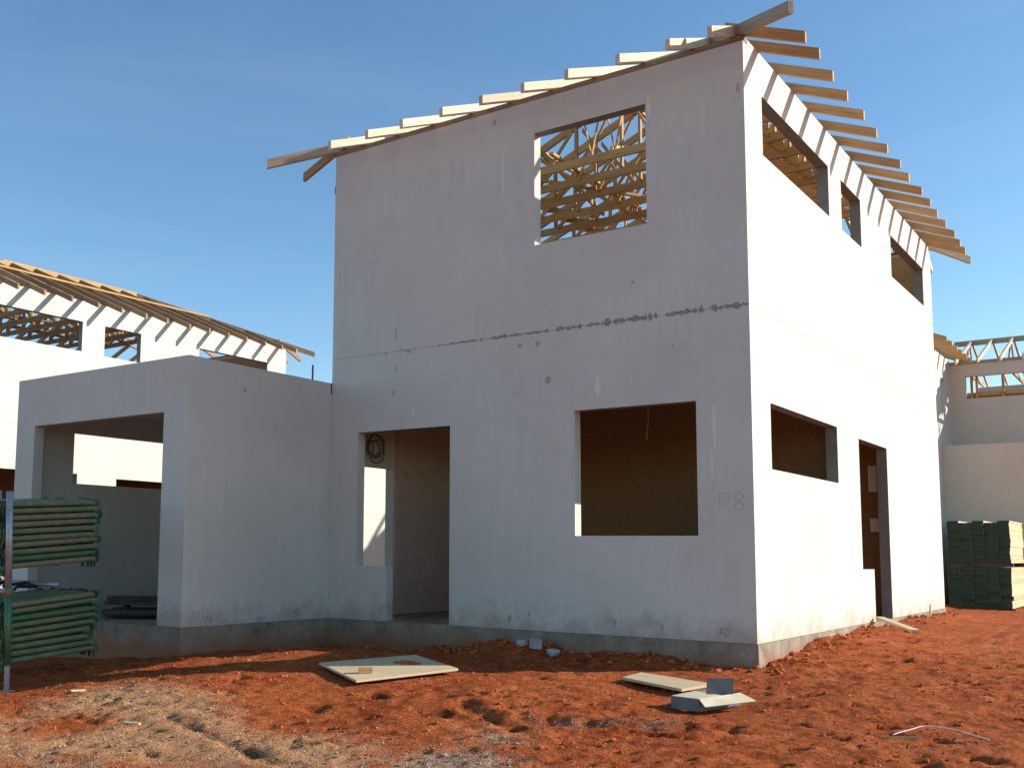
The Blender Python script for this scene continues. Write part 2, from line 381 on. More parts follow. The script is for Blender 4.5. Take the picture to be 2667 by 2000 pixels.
# clods and gravel
mb = MB(); nc = 0
for i in range(5200):
    d = random.random() ** 1.6
    x = random.uniform(-5.2, 3.2); y = random.uniform(-5.4, 1.5)
    if x < 0.05 and y > -.08: continue
    if x < -4.7 and y > -2.2: continue
    if max(masks(np.array([x]), np.array([y]))[:2])[0] > random.uniform(.15, .5): continue
    if fbm(np.array([x]), np.array([y]), 1.7, 3)[0] < random.uniform(-.22, .12): continue
    r = random.choice((.005, .006, .007, .008, .010, .012, .016)) * random.uniform(.7, 1.3)
    mb.rock((x, y, H(x, y) + r * .25), r)
for i in range(420):
    if i % 2: x = abs(random.gauss(0.0, .18)) + .03; y = random.uniform(0.0, 8.0)
    else: x = random.uniform(-4.6, .25); y = -abs(random.gauss(0.02, .14)) - .03
    r = random.uniform(.012, .035); mb.rock((x, y, H(x, y) + r * .2), r)
tag(mb.build('soil_clods', M['clod']), 'loose crumbs and clods of red soil scattered over the ground', 'soil', kind='stuff')
mb = MB(); k = 0
while k < 4200:
    x = random.uniform(-4.4, 2.2); y = random.uniform(-5.5, -1.8)
    t, q, dk = masks(np.array([x]), np.array([y]))
    if random.random() > max(t[0] * .45, q[0], .015): continue
    r = random.uniform(.003, .008) if random.random() < .95 else random.uniform(.008, .015)
    mb.rock((x, y, H(x, y) + r * .3), r); k += 1
tag(mb.build('gravel', M['gravel']), 'pale gravel and small stones strewn over the red soil', 'gravel', kind='stuff')

# ------------------------------------------------------------------ walls with openings
def wall(mb, fn, u0, u1, v0, v1, t, holes, mi=0, jm=0, sm=0):
    """grid wall: fn(u, v, d) -> point, d in [0, t] is depth from the outer face"""
    U = sorted({u0, u1, *[c for h in holes for c in h[:2] if u0 < c < u1]})
    V = sorted({v0, v1, *[c for h in holes for c in h[2:] if v0 < c < v1]})
    def solid(i, j):
        if not (0 <= i < len(U) - 1 and 0 <= j < len(V) - 1): return False
        cu, cv = (U[i] + U[i + 1]) / 2, (V[j] + V[j + 1]) / 2
        return not any(h[0] < cu < h[1] and h[2] < cv < h[3] for h in holes)
    for i in range(len(U) - 1):
        for j in range(len(V) - 1):
            if not solid(i, j): continue
            a, b, c, d = U[i], U[i + 1], V[j], V[j + 1]
            mb.face([fn(a, c, 0), fn(b, c, 0), fn(b, d, 0), fn(a, d, 0)], mi)
            mb.face([fn(a, d, t), fn(b, d, t), fn(b, c, t), fn(a, c, t)], mi)
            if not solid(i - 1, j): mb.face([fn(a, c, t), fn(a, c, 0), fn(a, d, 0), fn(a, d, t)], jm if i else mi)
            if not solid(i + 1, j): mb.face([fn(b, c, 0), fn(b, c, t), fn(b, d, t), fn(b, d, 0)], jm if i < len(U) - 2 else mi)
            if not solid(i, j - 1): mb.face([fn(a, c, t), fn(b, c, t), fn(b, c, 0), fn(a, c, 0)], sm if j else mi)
            if not solid(i, j + 1): mb.face([fn(a, d, 0), fn(b, d, 0), fn(b, d, t), fn(a, d, t)], mi)

def jag(mb, pts, nrm, th, mi=0):
    """thin irregular chip: polygon (fan) lifted th off the surface"""
    c = sum((Vector(p) for p in pts), Vector()) / len(pts); n = Vector(nrm) * th; k = len(pts)
    for i in range(k):
        a, b = Vector(pts[i]), Vector(pts[(i + 1) % k])
        mb.face([c + n, a + n, b + n], mi); mb.face([a, b, b + n, a + n], mi)

W, D, HT, HJ, T = 4.774, 8.081, 5.286, 2.90, .12
TAN = .42; ZB = 5.34; OH = .52
def front(x0, y0): return lambda u, v, d: (x0 + u, y0 + d, v)
def right(x0, y0): return lambda u, v, d: (x0 - d, y0 + u, v)
def back(x0, y0): return lambda u, v, d: (x0 - u, y0 - d, v)
def left(x0, y0): return lambda u, v, d: (x0 + d, y0 - u, v)

FW = {}
def make_house(root):
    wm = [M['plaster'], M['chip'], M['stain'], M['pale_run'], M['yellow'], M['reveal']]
    # front
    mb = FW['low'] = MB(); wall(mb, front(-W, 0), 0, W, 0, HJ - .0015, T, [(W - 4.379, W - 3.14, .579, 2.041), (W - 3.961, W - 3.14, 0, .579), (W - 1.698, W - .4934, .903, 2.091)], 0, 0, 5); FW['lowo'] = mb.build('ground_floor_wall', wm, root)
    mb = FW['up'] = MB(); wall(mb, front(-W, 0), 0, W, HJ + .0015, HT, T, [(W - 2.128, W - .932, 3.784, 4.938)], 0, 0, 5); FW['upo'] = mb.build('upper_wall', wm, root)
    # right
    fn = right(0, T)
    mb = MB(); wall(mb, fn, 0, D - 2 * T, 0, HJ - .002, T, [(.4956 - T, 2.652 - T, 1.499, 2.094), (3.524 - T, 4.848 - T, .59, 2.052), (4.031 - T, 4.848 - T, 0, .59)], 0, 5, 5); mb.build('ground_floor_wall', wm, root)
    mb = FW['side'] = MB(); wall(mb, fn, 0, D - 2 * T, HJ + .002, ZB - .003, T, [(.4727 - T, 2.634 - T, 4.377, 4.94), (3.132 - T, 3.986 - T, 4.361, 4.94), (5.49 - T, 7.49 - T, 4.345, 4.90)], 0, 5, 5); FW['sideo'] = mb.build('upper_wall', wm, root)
    # back and left
    mb = MB(); wall(mb, back(0, D), 0, W, 0, HJ - .002, T, [(1.5, 2.6, .9, 2.09)]); mb.build('ground_floor_wall', wm, root)
    mb = MB(); wall(mb, back(0, D), 0, W, HJ + .002, HT, T, []); mb.build('upper_wall', wm, root)
    fl = left(-W, D - T)
    mb = MB(); wall(mb, fl, 0, D - 2 * T, 0, HJ - .002, T, [(D - T - 1.0, D - T - .2, 0, 1.72)]); mb.build('ground_floor_wall', wm, root)
    mb = MB(); wall(mb, fl, 0, D - 2 * T, HJ + .002, ZB - .003, T, [(1.2, 3.0, 4.345, 4.92)]); mb.build('upper_wall', wm, root)
    mb = MB(); mb.box(-W - .012, -.012, -.95, .012, D + .012, -.002); mb.build('floor_slab', M['concrete'], root)
    mb = MB(); mb.box(-W + T + .002, T + .002, 2.64, -T - .002, D - T - .002, 2.86); mb.build('floor_deck', M['board'], root)
    # interior boards
    for q in ((-W + T + .003, 3.0, -T - .003, 3.06, 0), (-W + T + .003, 5.4, -T - .003, 5.46, 0)):
        mb = MB(); mb.box(q[0], q[1], .001, q[2], q[3], 2.638, ax=q[4]); mb.build('partition_board', M['board'], root)
    mb = MB(); mb.box(-W + T + .003, 1.02, .001, -W + T + .02, 2.99, 2.638, ax=1); mb.build('lining_board', M['lining'], root)
    mb = MB(); mb.box(-W + T + .003, D - T - .03, 2.87, -T - .003, D - T - .003, 5.25, ax=0); mb.build('lining_board', M['tan_board'], root)
    # wall plates
    mb = MB(); mb.box(-W - .004, -.006, HT + .001, .004, .10, ZB - .003, ax=0); mb.build('wall_plate', M['timber_plate'], root)
    mb = MB(); mb.box(-W - .004, D - .10, HT + .001, .004, D + .006, ZB - .003, ax=0); mb.build('wall_plate', M['timber_plate'], root)
    zb = lambda d: ZB + TAN * d
    half = W / 2
    tm = M['timber']
    # rafters and roof trusses along the long walls
    ys = [.035, .41, .95, 1.49, 2.03, 2.6, 3.14, 3.69, 4.23, 4.77, 5.30, 5.83, 6.36, 6.89, 7.43, 7.9]
    for y in ys:
        e = min(y, D - y); e2 = min(e, half); run = max(e2 - .03, .16)
        jit = random.uniform(-.012, .012); yo = y + random.uniform(-.006, .006)
        pr = None
        if e > 1.9:
            m = MB()
            m.box(-W + .004, yo - .018, ZB, -.004, yo + .018, ZB + .10, ax=0)
            if e >= half - .3:                                        # full truss: verticals and diagonals
                for sgn in (0, 1):
                    X = lambda d: -d if sgn else -W + d
                    ds = (.55, 1.15, 1.75, half - .05)
                    for i, d in enumerate(ds):
                        if d < half - .1: m.beam((X(d), yo, ZB + .101), (X(d), yo, zb(d) - .004), .030, .062)
                        if i: m.beam((X(ds[i - 1] + .07), yo + .03, zb(ds[i - 1]) - .05), (X(d - .06), yo + .03, ZB + .06), .026, .066)
                        if i: m.beam((X(ds[i - 1] + .05), yo - .031, ZB + .05), (X(d - .04), yo - .031, zb(d) - .05), .024, .060)
                m.beam((-half, yo - .034, ZB + .1), (-half, yo - .034, zb(half) + .02), .03, .05)
            else:                                                     # hip truss with a flat top chord
                m.box(-W + e2, yo - .018, zb(e2) - .02, -e2, yo + .018, zb(e2) + .07, ax=0)
                n = max(2, int((W - 2 * e2) / .9)); xs = np.linspace(-W + e2 + .05, -e2 - .05, n * 2 + 1)
                for i in range(2 * n):
                    za, zc = (ZB + .1, zb(e2) - .02) if i % 2 else (zb(e2) - .02, ZB + .1)
                    if zb(e2) - ZB > .25: m.beam((xs[i], yo + .034, za - .03), (xs[i + 1], yo + .034, zc - .03), .03, .06, True)
            pr = m.build('roof_truss', tm, root)
        for sgn in (1, -1):
            m = MB(); X = lambda d: (-d if sgn > 0 else -W + d); L = (OH if sgn > 0 or e < .1 else .10) + random.uniform(-.02, .02) + jit
            m.beam((X(-L), yo, zb(-L)), (X(run if e < half - .3 else half), yo, zb(run if e < half - .3 else half)), .040, .10)
            m.build('rafter', tm, pr if pr else root)
    # jack rafters over the short walls
    xs = [-.09, -.47, -.945, -1.455, -1.935, -2.415, -2.895, -3.395, -3.88, -4.375]
    for x in xs:
        for sgn in (1, -1):
            e = max(min(-x, W + x) - .03, .16)
            Y = lambda d: d if sgn > 0 else D - d
            L = .55 + random.uniform(-.02, .02); m = MB()
            m.beam((x, Y(-L), zb(-L)), (x, Y(e), zb(e)), .042, .10); m.build('rafter', M['sunlit_pale'], root)
    # hip rafters and ridge
    for sx in (1, -1):
        for sy in (1, -1):
            X = lambda d: -d if sx > 0 else -W + d
            Y = lambda d: d if sy > 0 else D - d
            m = MB(); L = (.60 if sy > 0 else .46) if sx > 0 else .56
            m.beam((X(-L), Y(-L), zb(-L) - .005), (X(half), Y(half), zb(half) - .005), .044, .108); m.build('hip_rafter', M['timber_grey'], root)
    m = MB(); m.box(-half - .02, half, zb(half) - .03, -half + .02, D - half, zb(half) + .12, ax=1); m.build('ridge_board', tm, root)
    # temporary runners tying the trusses together
    for (x, z) in ((-1.2, zb(1.2) + .104), (-3.6, zb(W - 3.6) + .104)):
        m = MB(); m.box(x - .025, 1.3, z, x + .025, D - 1.3, z + .034, ax=1); m.build('roof_batten', tm, root)
    for (xa, ya, xb, yb, z) in ((-1.0, 1.9, -3.6, 6.8, .104), (-3.9, 1.9, -1.4, 6.0, .14), (-.75, 1.9, -.75, 6.2, .176), (-1.62, 1.9, -1.62, 6.2, .176), (-3.0, 1.9, -3.0, 6.2, .176), (-3.95, 1.9, -3.95, 6.2, .176)):
        m = MB(); m.beam((xa, ya, ZB + z), (xb, yb, ZB + z), .055, .034); m.build('roof_brace', tm, root)
    for (xa, ya, za, xb, yb, zb2) in ((-2.30, 2.1, .12, -2.30, 4.6, .92), (-2.48, 4.8, .92, -2.48, 6.1, .12), (-1.25, 2.1, .5, -1.25, 3.7, .12), (-3.45, 2.2, .5, -3.45, 4.2, .12)):
        m = MB(); m.beam((xa, ya, ZB + za), (xb, yb, ZB + zb2), .034, .07); m.build('roof_brace', tm, root)

house = empty('house')
make_house(house)
lh = copy_tree(house, None, (-13.42, .13, 0))
M['brown_rafter'] = mat_timber('brown_weathered_timber', (.30, .17, .08), (.42, .27, .14), (.52, .37, .21))
for o in [lh] + list(lh.children_recursive):
    if o.name.split('.')[0] in ('rafter', 'hip_rafter', 'roof_truss', 'roof_brace') and o.type == 'MESH':
        o.material_slots[0].link = 'OBJECT'; o.material_slots[0].material = M['brown_rafter']
tag(house, 'tall two-storey white shell house in the middle with open roof timbers', 'house', 'unfinished houses on the building site')
tag(lh, 'sunlit white shell house behind the low garage on the left', 'house', 'unfinished houses on the building site')

# --- marks and blemishes only the near house shows
def blob_pts(cx, cz, rx, rz, n=9):
    return [(cx + rx * math.cos(6.283 * k / n) * random.uniform(.6, 1.2), 0, cz + rz * math.sin(6.283 * k / n) * random.uniform(.6, 1.2)) for k in range(n)]
UP, LOW, SIDE = FW['up'], FW['low'], FW['side']
mb = UP; x = -3.3
while x < -.02:                                                       # broken mortar joint between the storeys
    L = random.uniform(.03, .17); big = .006 + .032 * min(1, (x + 3.3) / 2.0) * random.uniform(.5, 1.2)
    n = 9; top = []; bot = []
    L = min(L, -.01 - x)
    for k in range(n):
        u = x + L * k / (n - 1); e = math.sin(math.pi * k / (n - 1)) * .8 + .2
        top.append((u, 0, HJ + .003 + big * e * random.uniform(.05, 1.6))); bot.append((u, 0, HJ - .002 - big * .8 * e * random.uniform(-.1, 1.5)))
    for k in range(n - 1):
        o = Vector((0, -.003, 0))
        a, b, c, d = (Vector(p) for p in (bot[k], bot[k + 1], top[k + 1], top[k]))
        mb.face([a + o, b + o, c + o, d + o], 1); mb.face([d + o, c + o, c, d], 1); mb.face([a, b, b + o, a + o], 1)
    x += L + (random.uniform(-.01, .02) if random.random() < .75 else random.uniform(.03, .10))
for (cx, cz, rx, rz) in [(-2.602, 5.171, .025, .03), (-1.986, 2.409, .04, .045), (-2.299, 2.79, .03, .025), (-2.104, 2.78, .03, .035), (-3.866, 3.08, .008, .09), (-3.86, 2.72, .012, .05), (-3.889, 2.44, .03, .03), (-.055, 4.86, .02, .05), (-4.0, 2.88, .02, .02), (-2.6, .11, .02, .03), (-2.42, .10, .025, .05), (-2.2, .15, .02, .03), (-1.30, .10, .02, .05), (-.85, .09, .02, .04), (-1.95, 3.1, .01, .012), (-1.08, 3.25, .02, .02), (-.7, 2.6, .012, .016), (-.28, .08, .05, .05), (-3.0, .05, .02, .03)]:
    jag(UP if cz > HJ else LOW, blob_pts(cx, cz, rx, rz), (0, -1, 0), .002, 2)
UP.face([(-3.80, -.002, 2.93), (-3.79, -.002, 2.90), (-3.66, -.002, 2.86), (-3.66, -.002, 2.885)], 2)
for (cx, cz, rx, rz) in [(-.33, 1.85, .022, .22), (-.36, 1.55, .015, .18), (-3.62, 2.22, .02, .06), (-1.45, 2.3, .03, .10), (-.9, 4.9, .02, .15), (-2.5, 4.6, .012, .35)]:
    jag(UP if cz > HJ else LOW, blob_pts(cx, cz, rx, rz, 12), (0, -1, 0), .0015, 3)
y = .15
while y < D - .1:
    L = random.uniform(.1, .35)
    if random.random() < .75:
        SIDE.face([(.002, y, HJ - .012 * random.random()), (.002, min(y + L, D), HJ - .012 * random.random()), (.002, min(y + L, D), HJ + .014 * random.random()), (.002, y, HJ + .012 * random.random())], 4)
    y += L
for k in ('up', 'low', 'side'):
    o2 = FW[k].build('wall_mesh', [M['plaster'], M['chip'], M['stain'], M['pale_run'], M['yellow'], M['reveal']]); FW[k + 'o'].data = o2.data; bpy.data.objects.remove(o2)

GLY = {'R': [[(0, 0), (0, 1), (.45, .98), (.6, .78), (.45, .55), (0, .5)], [(.25, .52), (.62, 0)]],
       '8': [[(.3, .52), (.05, .7), (.1, .95), (.35, 1), (.55, .85), (.5, .68), (.1, .38), (.02, .15), (.25, 0), (.5, .08), (.55, .3), (.3, .52)]],
       '6': [[(.55, .95), (.2, .7), (.02, .3), (.15, .02), (.45, .02), (.55, .25), (.4, .48), (.05, .35)]],
       '5': [[(.55, 1), (.1, .98), (.05, .6), (.4, .62), (.58, .35), (.4, .05), (.02, .05)]]}
def scrawl(text, P, U, V, N, size, parent):
    mb = MB(); P, U, V, N = (Vector(q) for q in (P, U, V, N)); w = .007
    for i, ch in enumerate(text):
        for s in GLY[ch]:
            for a, b in zip(s, s[1:]):
                A = P + U * (a[0] + i * .85) * size + V * a[1] * size + N * .002; B = P + U * (b[0] + i * .85) * size + V * b[1] * size + N * .002
                t = (B - A).normalized(); n = t.cross(N) * w * .5; A -= t * w * .3; B += t * w * .3
                mb.face([A - n, B - n, B + n, A + n])
    return mb.build('pencil_mark', M['pencil'], parent)
scrawl('R8', (-.30, 0, 1.12), (1, 0, 0), (0, 0, 1), (0, -1, 0), .15, house)
mb = MB(); mb.tube([(-W - .02, .03, 4.86), (-W - .02, .03, 4.95)], .012, 6); mb.box(-W - .03, .02, 4.87, -W, .05, 4.90); mb.build('wall_bracket', M['darksteel'], house)
mb = MB(); mb.box(-W - .035, -.02, 2.50, -W - .001, .05, 2.63); mb.build('rusty_bracket', M['rust'], house)

# ------------------------------------------------------------------ garage
ga = empty('garage', (-4.774, -2.107, 0))
def G(mb, name, m): o = mb.build(name, m, ga); o.location = (4.774, 2.107, 0); return o
GX0, GX1, GY0, GY1, GH = -7.668, -4.774, -2.107, 1.0, 2.628
mb = MB(); wall(mb, front(GX0, GY0), 0, GX1 - GX0, 0, GH, T, [(.344, GX1 - GX0 - .352, -.01, 2.09)]); G(mb, 'front_wall', M['plaster'])
mb = MB(); wall(mb, right(GX1 - .002, GY0 + T), 0, -GY0 - T + .15, 0, GH, T, [])
for (cy, cz, rx, rz) in [(-1.35, 2.38, .03, .03), (-1.75, .05, .06, .07), (-.55, .06, .12, .06), (-1.05, .03, .1, .03), (-1.6, .04, .08, .03)]:
    jag(mb, [(GX1 - .002, cy + p[0], cz + p[2]) for p in blob_pts(0, 0, rx, rz)], (1, 0, 0), .002, 1)
G(mb, 'side_wall', [M['plaster'], M['stain']])
mb = MB(); wall(mb, left(GX0, GY1), 0, GY1 - GY0 - T, 0, GH, T, [(GY1 - .72, GY1 + 1.425, 1.495, 2.098)]); G(mb, 'side_wall', M['plaster'])
mb = MB(); wall(mb, back(GX1 - .13, GY1 + .12), 0, GX1 - .13 - GX0, 0, GH, T, [(-.01, 1.0, -.01, 2.05)]); G(mb, 'back_wall', M['plaster'])  # unseen wall added to cut the light entering from behind
mb = MB(); mb.box(GX0 + T + .003, GY0 + T + .003, 2.36, GX1 - T - .006, GY1 - .003, 2.45); G(mb, 'added_shade_deck', M['plaster'])  # unseen deck added to darken the garage interior
mb = MB(); mb.box(GX0 - .012, GY0 - .012, -.95, GX1 + .011, -.016, -.002); mb.box(GX0 - .012, -.0155, -.95, GX1 - .014, GY1 + .13, -.002); G(mb, 'floor_slab', M['concrete'])
tag(ga, 'low single-storey white garage shell with added flat roof, beside the tall house', 'garage')
o = scrawl('5', (-5.03, GY0, 1.10), (1, 0, 0), (0, 0, 1), (0, -1, 0), .15, ga); o.location = (4.774, 2.107, 0)
o = scrawl('R6', (GX1, GY0 + .03, 1.03), (0, 1, 0), (0, 0, 1), (1, 0, 0), .15, ga); o.location = (4.774, 2.107, 0)

# rod sticking up behind the garage wall
mb = MB(); mb.tube([(GX1 - .06, -.266, GH - .02), (GX1 - .06, -.264, GH + .18)], .010, 6); r_ = mb.build('steel_rod', M['darksteel'])
tag(r_, 'short dark steel rod standing up from the garage wall top', 'rod')

# dark boards on the garage floor
brd = None; bd = Vector((.80, .60, 0)); bn = Vector((-.60, .80, 0))
for i in range(5):
    m = MB(); z = [0.001, .046, .046, .135, .18][i]
    c0 = Vector((-6.0, -1.1, 0)) + bn * [-.02, -.30, .25, -.04, 0][i]
    if i == 3:
        for q in (-.5, .5): pass
    a, b = c0 - bd * .75, c0 + bd * .80
    w = .26 if i != 3 else .34
    n = bn * w / 2; h = .042
    m.hexa([a - n, a + n, a + n + Vector((0, 0, h)), a - n + Vector((0, 0, h)), b - n, b + n, b + n + Vector((0, 0, h)), b - n + Vector((0, 0, h))])
    if i in (3,):
        for q in (-.55, .0, .6):
            cc = c0 + bd * q; m.box(cc.x - .03, cc.y - .03, -.046, cc.x + .03, cc.y + .03, -.0005)
    o = m.build('formwork_board', M['darkboard']); o.location.z = z
    tag(o, ['dark formwork board lying lowest on the garage floor', 'dark formwork board at the front of the garage floor pile', 'dark formwork board at the back of the garage floor pile', 'dark formwork board propped on blocks in the garage pile', 'topmost dark formwork board of the garage floor pile'][i], 'board', 'boards on the garage floor')

# ------------------------------------------------------------------ wall in the yard behind the houses
mb = MB(); wall(mb, right(-9.4, 4.6), 0, 6, -.4, 3.1, .12, []); o = mb.build('yard_wall', M['plaster'])
tag(o, 'white yard wall seen through the open doorway of the tall house', 'wall')

# ------------------------------------------------------------------ house on the right
rh = empty('house', (-1.117, 16, -.2))
def Rr(mb, name, m): o = mb.build(name, m, rh); o.location = (1.117, -16, .2); return o
RZ = 4.85
mb = MB(); wall(mb, front(-1.117, 16), 0, 3.6, -.6, RZ, T, [(.30, 3.0, 4.10, 4.58)]); Rr(mb, 'front_wall', M['plaster_pale'])
mb = MB(); wall(mb, back(2.483, 19.8), 0, 3.6, -.6, RZ, T, []); Rr(mb, 'back_wall', M['plaster_pale'])
mb = MB(); wall(mb, right(2.483, 16 + T), 0, 3.8 - 2 * T, -.6, RZ, T, []); Rr(mb, 'side_wall', M['plaster_pale'])
mb = MB(); wall(mb, right(-1.117, 12.6), 0, 3.398, -.6, RZ + .1, T, [(2.35, 2.75, 3.72, 4.45)]); Rr(mb, 'wing_wall', M['plaster'])
mb = MB(); wall(mb, front(-5.5, 12.6), 0, 4.38, -.6, RZ + .1, T, []); Rr(mb, 'wing_wall', M['plaster'])
mb = MB(); wall(mb, front(-1.115, 14.8), 0, 2.2, -.6, 3.0, T, []); Rr(mb, 'porch_wall', M['plaster_pale'])
mb = MB(); mb.box(-1.113, 15.98 + .0, RZ + .001, 2.48, 16.09, RZ + .06, ax=0); Rr(mb, 'wall_plate', M['timber_grey'])
mb = MB(); mb.box(-1.3, 17.88, 5.58, 2.6, 17.92, 5.70, ax=0); Rr(mb, 'ridge_board', M['timber_grey'])
for i in range(9):
    x = -.95 + .42 * i
    m = MB(); m.beam((x, 15.68, 4.80), (x, 17.879, 5.60), .04, .09); Rr(m, 'rafter', M['sunlit_pale'])
    m = MB(); m.beam((x + .02, 20.1, 4.80), (x + .02, 17.921, 5.60), .035, .07); Rr(m, 'rafter', M['timber'])
    if i % 2 == 0:
        m = MB(); m.box(x - .06, 16.1, 4.86, x - .025, 19.7, 4.95, ax=1); m.beam((x - .043, 17.3, 4.951), (x - .043, 17.85, 5.55), .03, .06); m.beam((x - .043, 18.4, 4.951), (x - .043, 17.95, 5.55), .03, .06); Rr(m, 'roof_truss', M['timber'])
for i in range(7):
    y = 12.9 + .54 * i
    m = MB(); m.beam((-.62, y, 4.80), (-3.2, y, 5.88), .04, .10); Rr(m, 'rafter', M['timber'])
for x in (-.80, -.70, -.2, .55, 1.3): mb = MB(); mb.box(x, 16.5, 3.9, x + .05, 16.55, 4.84, ax=2); Rr(mb, 'stud', M['timber'])
mb = MB(); mb.box(-1.0, 16.56, 4.22, 2.3, 16.6, 4.30, ax=0); Rr(mb, 'stud_rail', M['timber'])
mb = MB(); mb.box(-.99, 17.0, 3.5, 2.3, 17.05, 4.36, ax=0); Rr(mb, 'partition_board', M['board'])
tag(rh, 'beige shell house with rafters up, behind the green-ended timber stack at right', 'house', 'unfinished houses on the building site')

# ------------------------------------------------------------------ timber stack
cols = 5; rows = 10; bw = 1.02 / cols; y0 = 12.5; proto = {}
def board_obj(w, h, L):
    m = MB(); m.box(-w / 2, 0, 0, w / 2, L, h, mis=[0, 0, 0, 0, 1, 1], ax=1)
    return m
for tier in range(2):
    zb0 = -.165 + tier * .80
    for r in range(rows):
        off = random.uniform(-.012, .012)
        for c in range(cols):
            w = bw - .008 - random.uniform(0, .006); h = .070
            m = board_obj(w, h, 3.0 + random.uniform(-.05, .05)); o = m.build('timber_board', [M['ply'], M['greenend']])
            o.location = (-.70 + bw * (c + .5) + off + random.uniform(-.003, .003), y0 + random.uniform(-.03, .03), zb0 + r * .0725)
            tag(o, 'pale timber board with dark green painted end, in the %s bundle by the beige house' % ('lower', 'upper')[tier], 'timber', 'timber boards in the %s bundle' % ('lower', 'upper')[tier])
    for yy, nm in ((.035, 'nearest'), (1.5, 'middle'), (2.7, 'farthest')):
        m = MB(); m.box(-.72, y0 + yy, zb0 - .066, .34, y0 + yy + .09, zb0 - .001, ax=0); o = m.build('timber_bearer', M['darkboard'])  # dark colour puts the shade of the gap into the bearers
        tag(o, 'shade-darkened bearer across under the %s bundle of green-ended timber, %s of three' % (('lower', 'upper')[tier], nm), 'bearer', 'bearers under the timber bundles')
for c in range(cols):
    if c in (1, 3):
        continue
    m = board_obj(bw - .012, .03, 2.95); o = m.build('timber_board', [M['ply'], M['greenend']]); o.location = (-.70 + bw * (c + .5), y0 + .01, -.165 + .80 + rows * .0725)
    tag(o, 'thin green-ended timber board lying loose on top of the upper bundle', 'timber', 'thin boards on top of the timber stack')

# ------------------------------------------------------------------ scaffold rack
RB = Vector((-4.97, -3.78, -.46)); RROT = (math.radians(3.6), math.radians(1.0), math.radians(13.5))
rack = empty('scaffold_rack', RB, RROT)
def rpost(x, y, foot=True):
    m = MB(); m.tube([(x, y, .22), (x, y, .80)], .027, 10); m.build('post', M['green'], rack, True)
    m = MB(); m.tube([(x, y, .80), (x, y, 1.60)], .027, 10); m.build('upper_post', M['galv'], rack, True)
    m = MB(); m.tube([(x, y, .765), (x, y, .835)], .037, 10); m.tube([(x - .06, y, .80), (x + .06, y, .80)], .014, 6); m.build('collar', M['green_dusty'], rack, True)
    m = MB(); m.tube([(x, y, .015), (x, y, .22)], .022, 10); m.box(x - .06, y - .06, .0, x + .06, y + .06, .014); m.build('foot', M['galv'], rack)
for x, y in ((0, 0), (-1.15, 0), (-.74, .62), (-1.15, .62)): rpost(x, y)
for z, mm in ((.235, 'green'), (.80, 'galv'), (.985, 'green')):
    for y, xe in ((.0, -.03), (.62, -.06)):
        m = MB(); m.tube([(-1.12, y, z), (xe, y, z)], .022, 8); m.build('cross_rail', M[mm], rack, True)
for x in (-1.15,):
    m = MB(); m.tube([(x, .03, .20), (x, .59, .20)], .018, 8); m.build('side_rail', M['green'], rack, True)
rack.scale = (1.045,) * 3
tag(rack, 'steel storage rack of upright posts holding green scaffold tubes', 'rack')
Mx = Matrix.LocRotScale(RB, rack.rotation_euler.to_quaternion(), Vector((1.045,) * 3))
def make_ledger(mat, endm):
    L = 1.03
    root = empty('scaffold_tube')
    m = MB(); n = 10
    m.tube([(0, 0, 0), (0, L, 0)], .0241, n, 0, False)
    m.tube([(0, .004, 0), (0, .005, 0)], .0195, n, 1, True); m.tube([(0, L - .005, 0), (0, L - .004, 0)], .0195, n, 1, True)  # black discs stand in for the dark hollow of the tube
    o = m.build('tube', [mat, M['black']], root, True)
    for y in (.005, L):
        s = 1 if y > .5 else -1
        m = MB()
        e = y + s * .055
        m.box(-.018, min(y - s * .03, e), -.034, -.012, max(y - s * .03, e), .026); m.box(.012, min(y - s * .03, e), -.034, .018, max(y - s * .03, e), .026)
        m.box(-.005, min(y + s * .012, y + s * .034), -.080, .005, max(y + s * .012, y + s * .034), .036)
        m.build('wedge_fitting', endm, root)
    return root
protos = [make_ledger(M['green'], M['green_dark']), make_ledger(M['green_dusty'], M['green']), make_ledger(M['dusty'], M['green_dark'])]
used = [False] * 3
def place_tube(k, p, rz, rx, label, group):
    if used[k]: o = copy_tree(protos[k])
    else: o = protos[k]; used[k] = True
    q = Matrix.LocRotScale(Vector(p), Matrix.Rotation(rz, 3, 'Z').to_quaternion() @ Matrix.Rotation(rx, 3, 'X').to_quaternion() @ Matrix.Rotation(random.uniform(-.5, .5), 3, 'Y').to_quaternion(), None)
    o.matrix_local = Mx @ q
    tag(o, label, 'scaffold tube', group)
KN = ['clean green', 'dusty green', 'brown dust-covered']
for pile, (z0, nr, drop) in enumerate(((.240, 9, .035), (.995, 10, .0))):
    for r in range(nr):
        for c in range(12):
            if c > 3 and r < nr - 1: continue
            if r == nr - 1 and random.random() < .06: continue
            k = random.choices((0, 1, 2), (.36, .44, .20))[0] if r < nr - 1 else random.choices((0, 1, 2), (.2, .4, .4))[0]
            x = -.052 - c * .056 + random.uniform(-.004, .004)
            y = .035 + random.uniform(-.02, .03); 
            if pile == 0 and r in (2, 3) and c == 0: y -= .09
            where = 'lower' if pile == 0 else 'upper'
            place_tube(k, (x, y, z0 + r * .0555 + random.uniform(-.002, .002)), random.uniform(-.012, .012), random.uniform(-.006, .006) - drop * (1 - r / nr),
                       '%s short scaffold tube with end fittings, in the %s pile of the rack' % (KN[k], where), '%s scaffold tubes in the %s pile' % (KN[k], where))
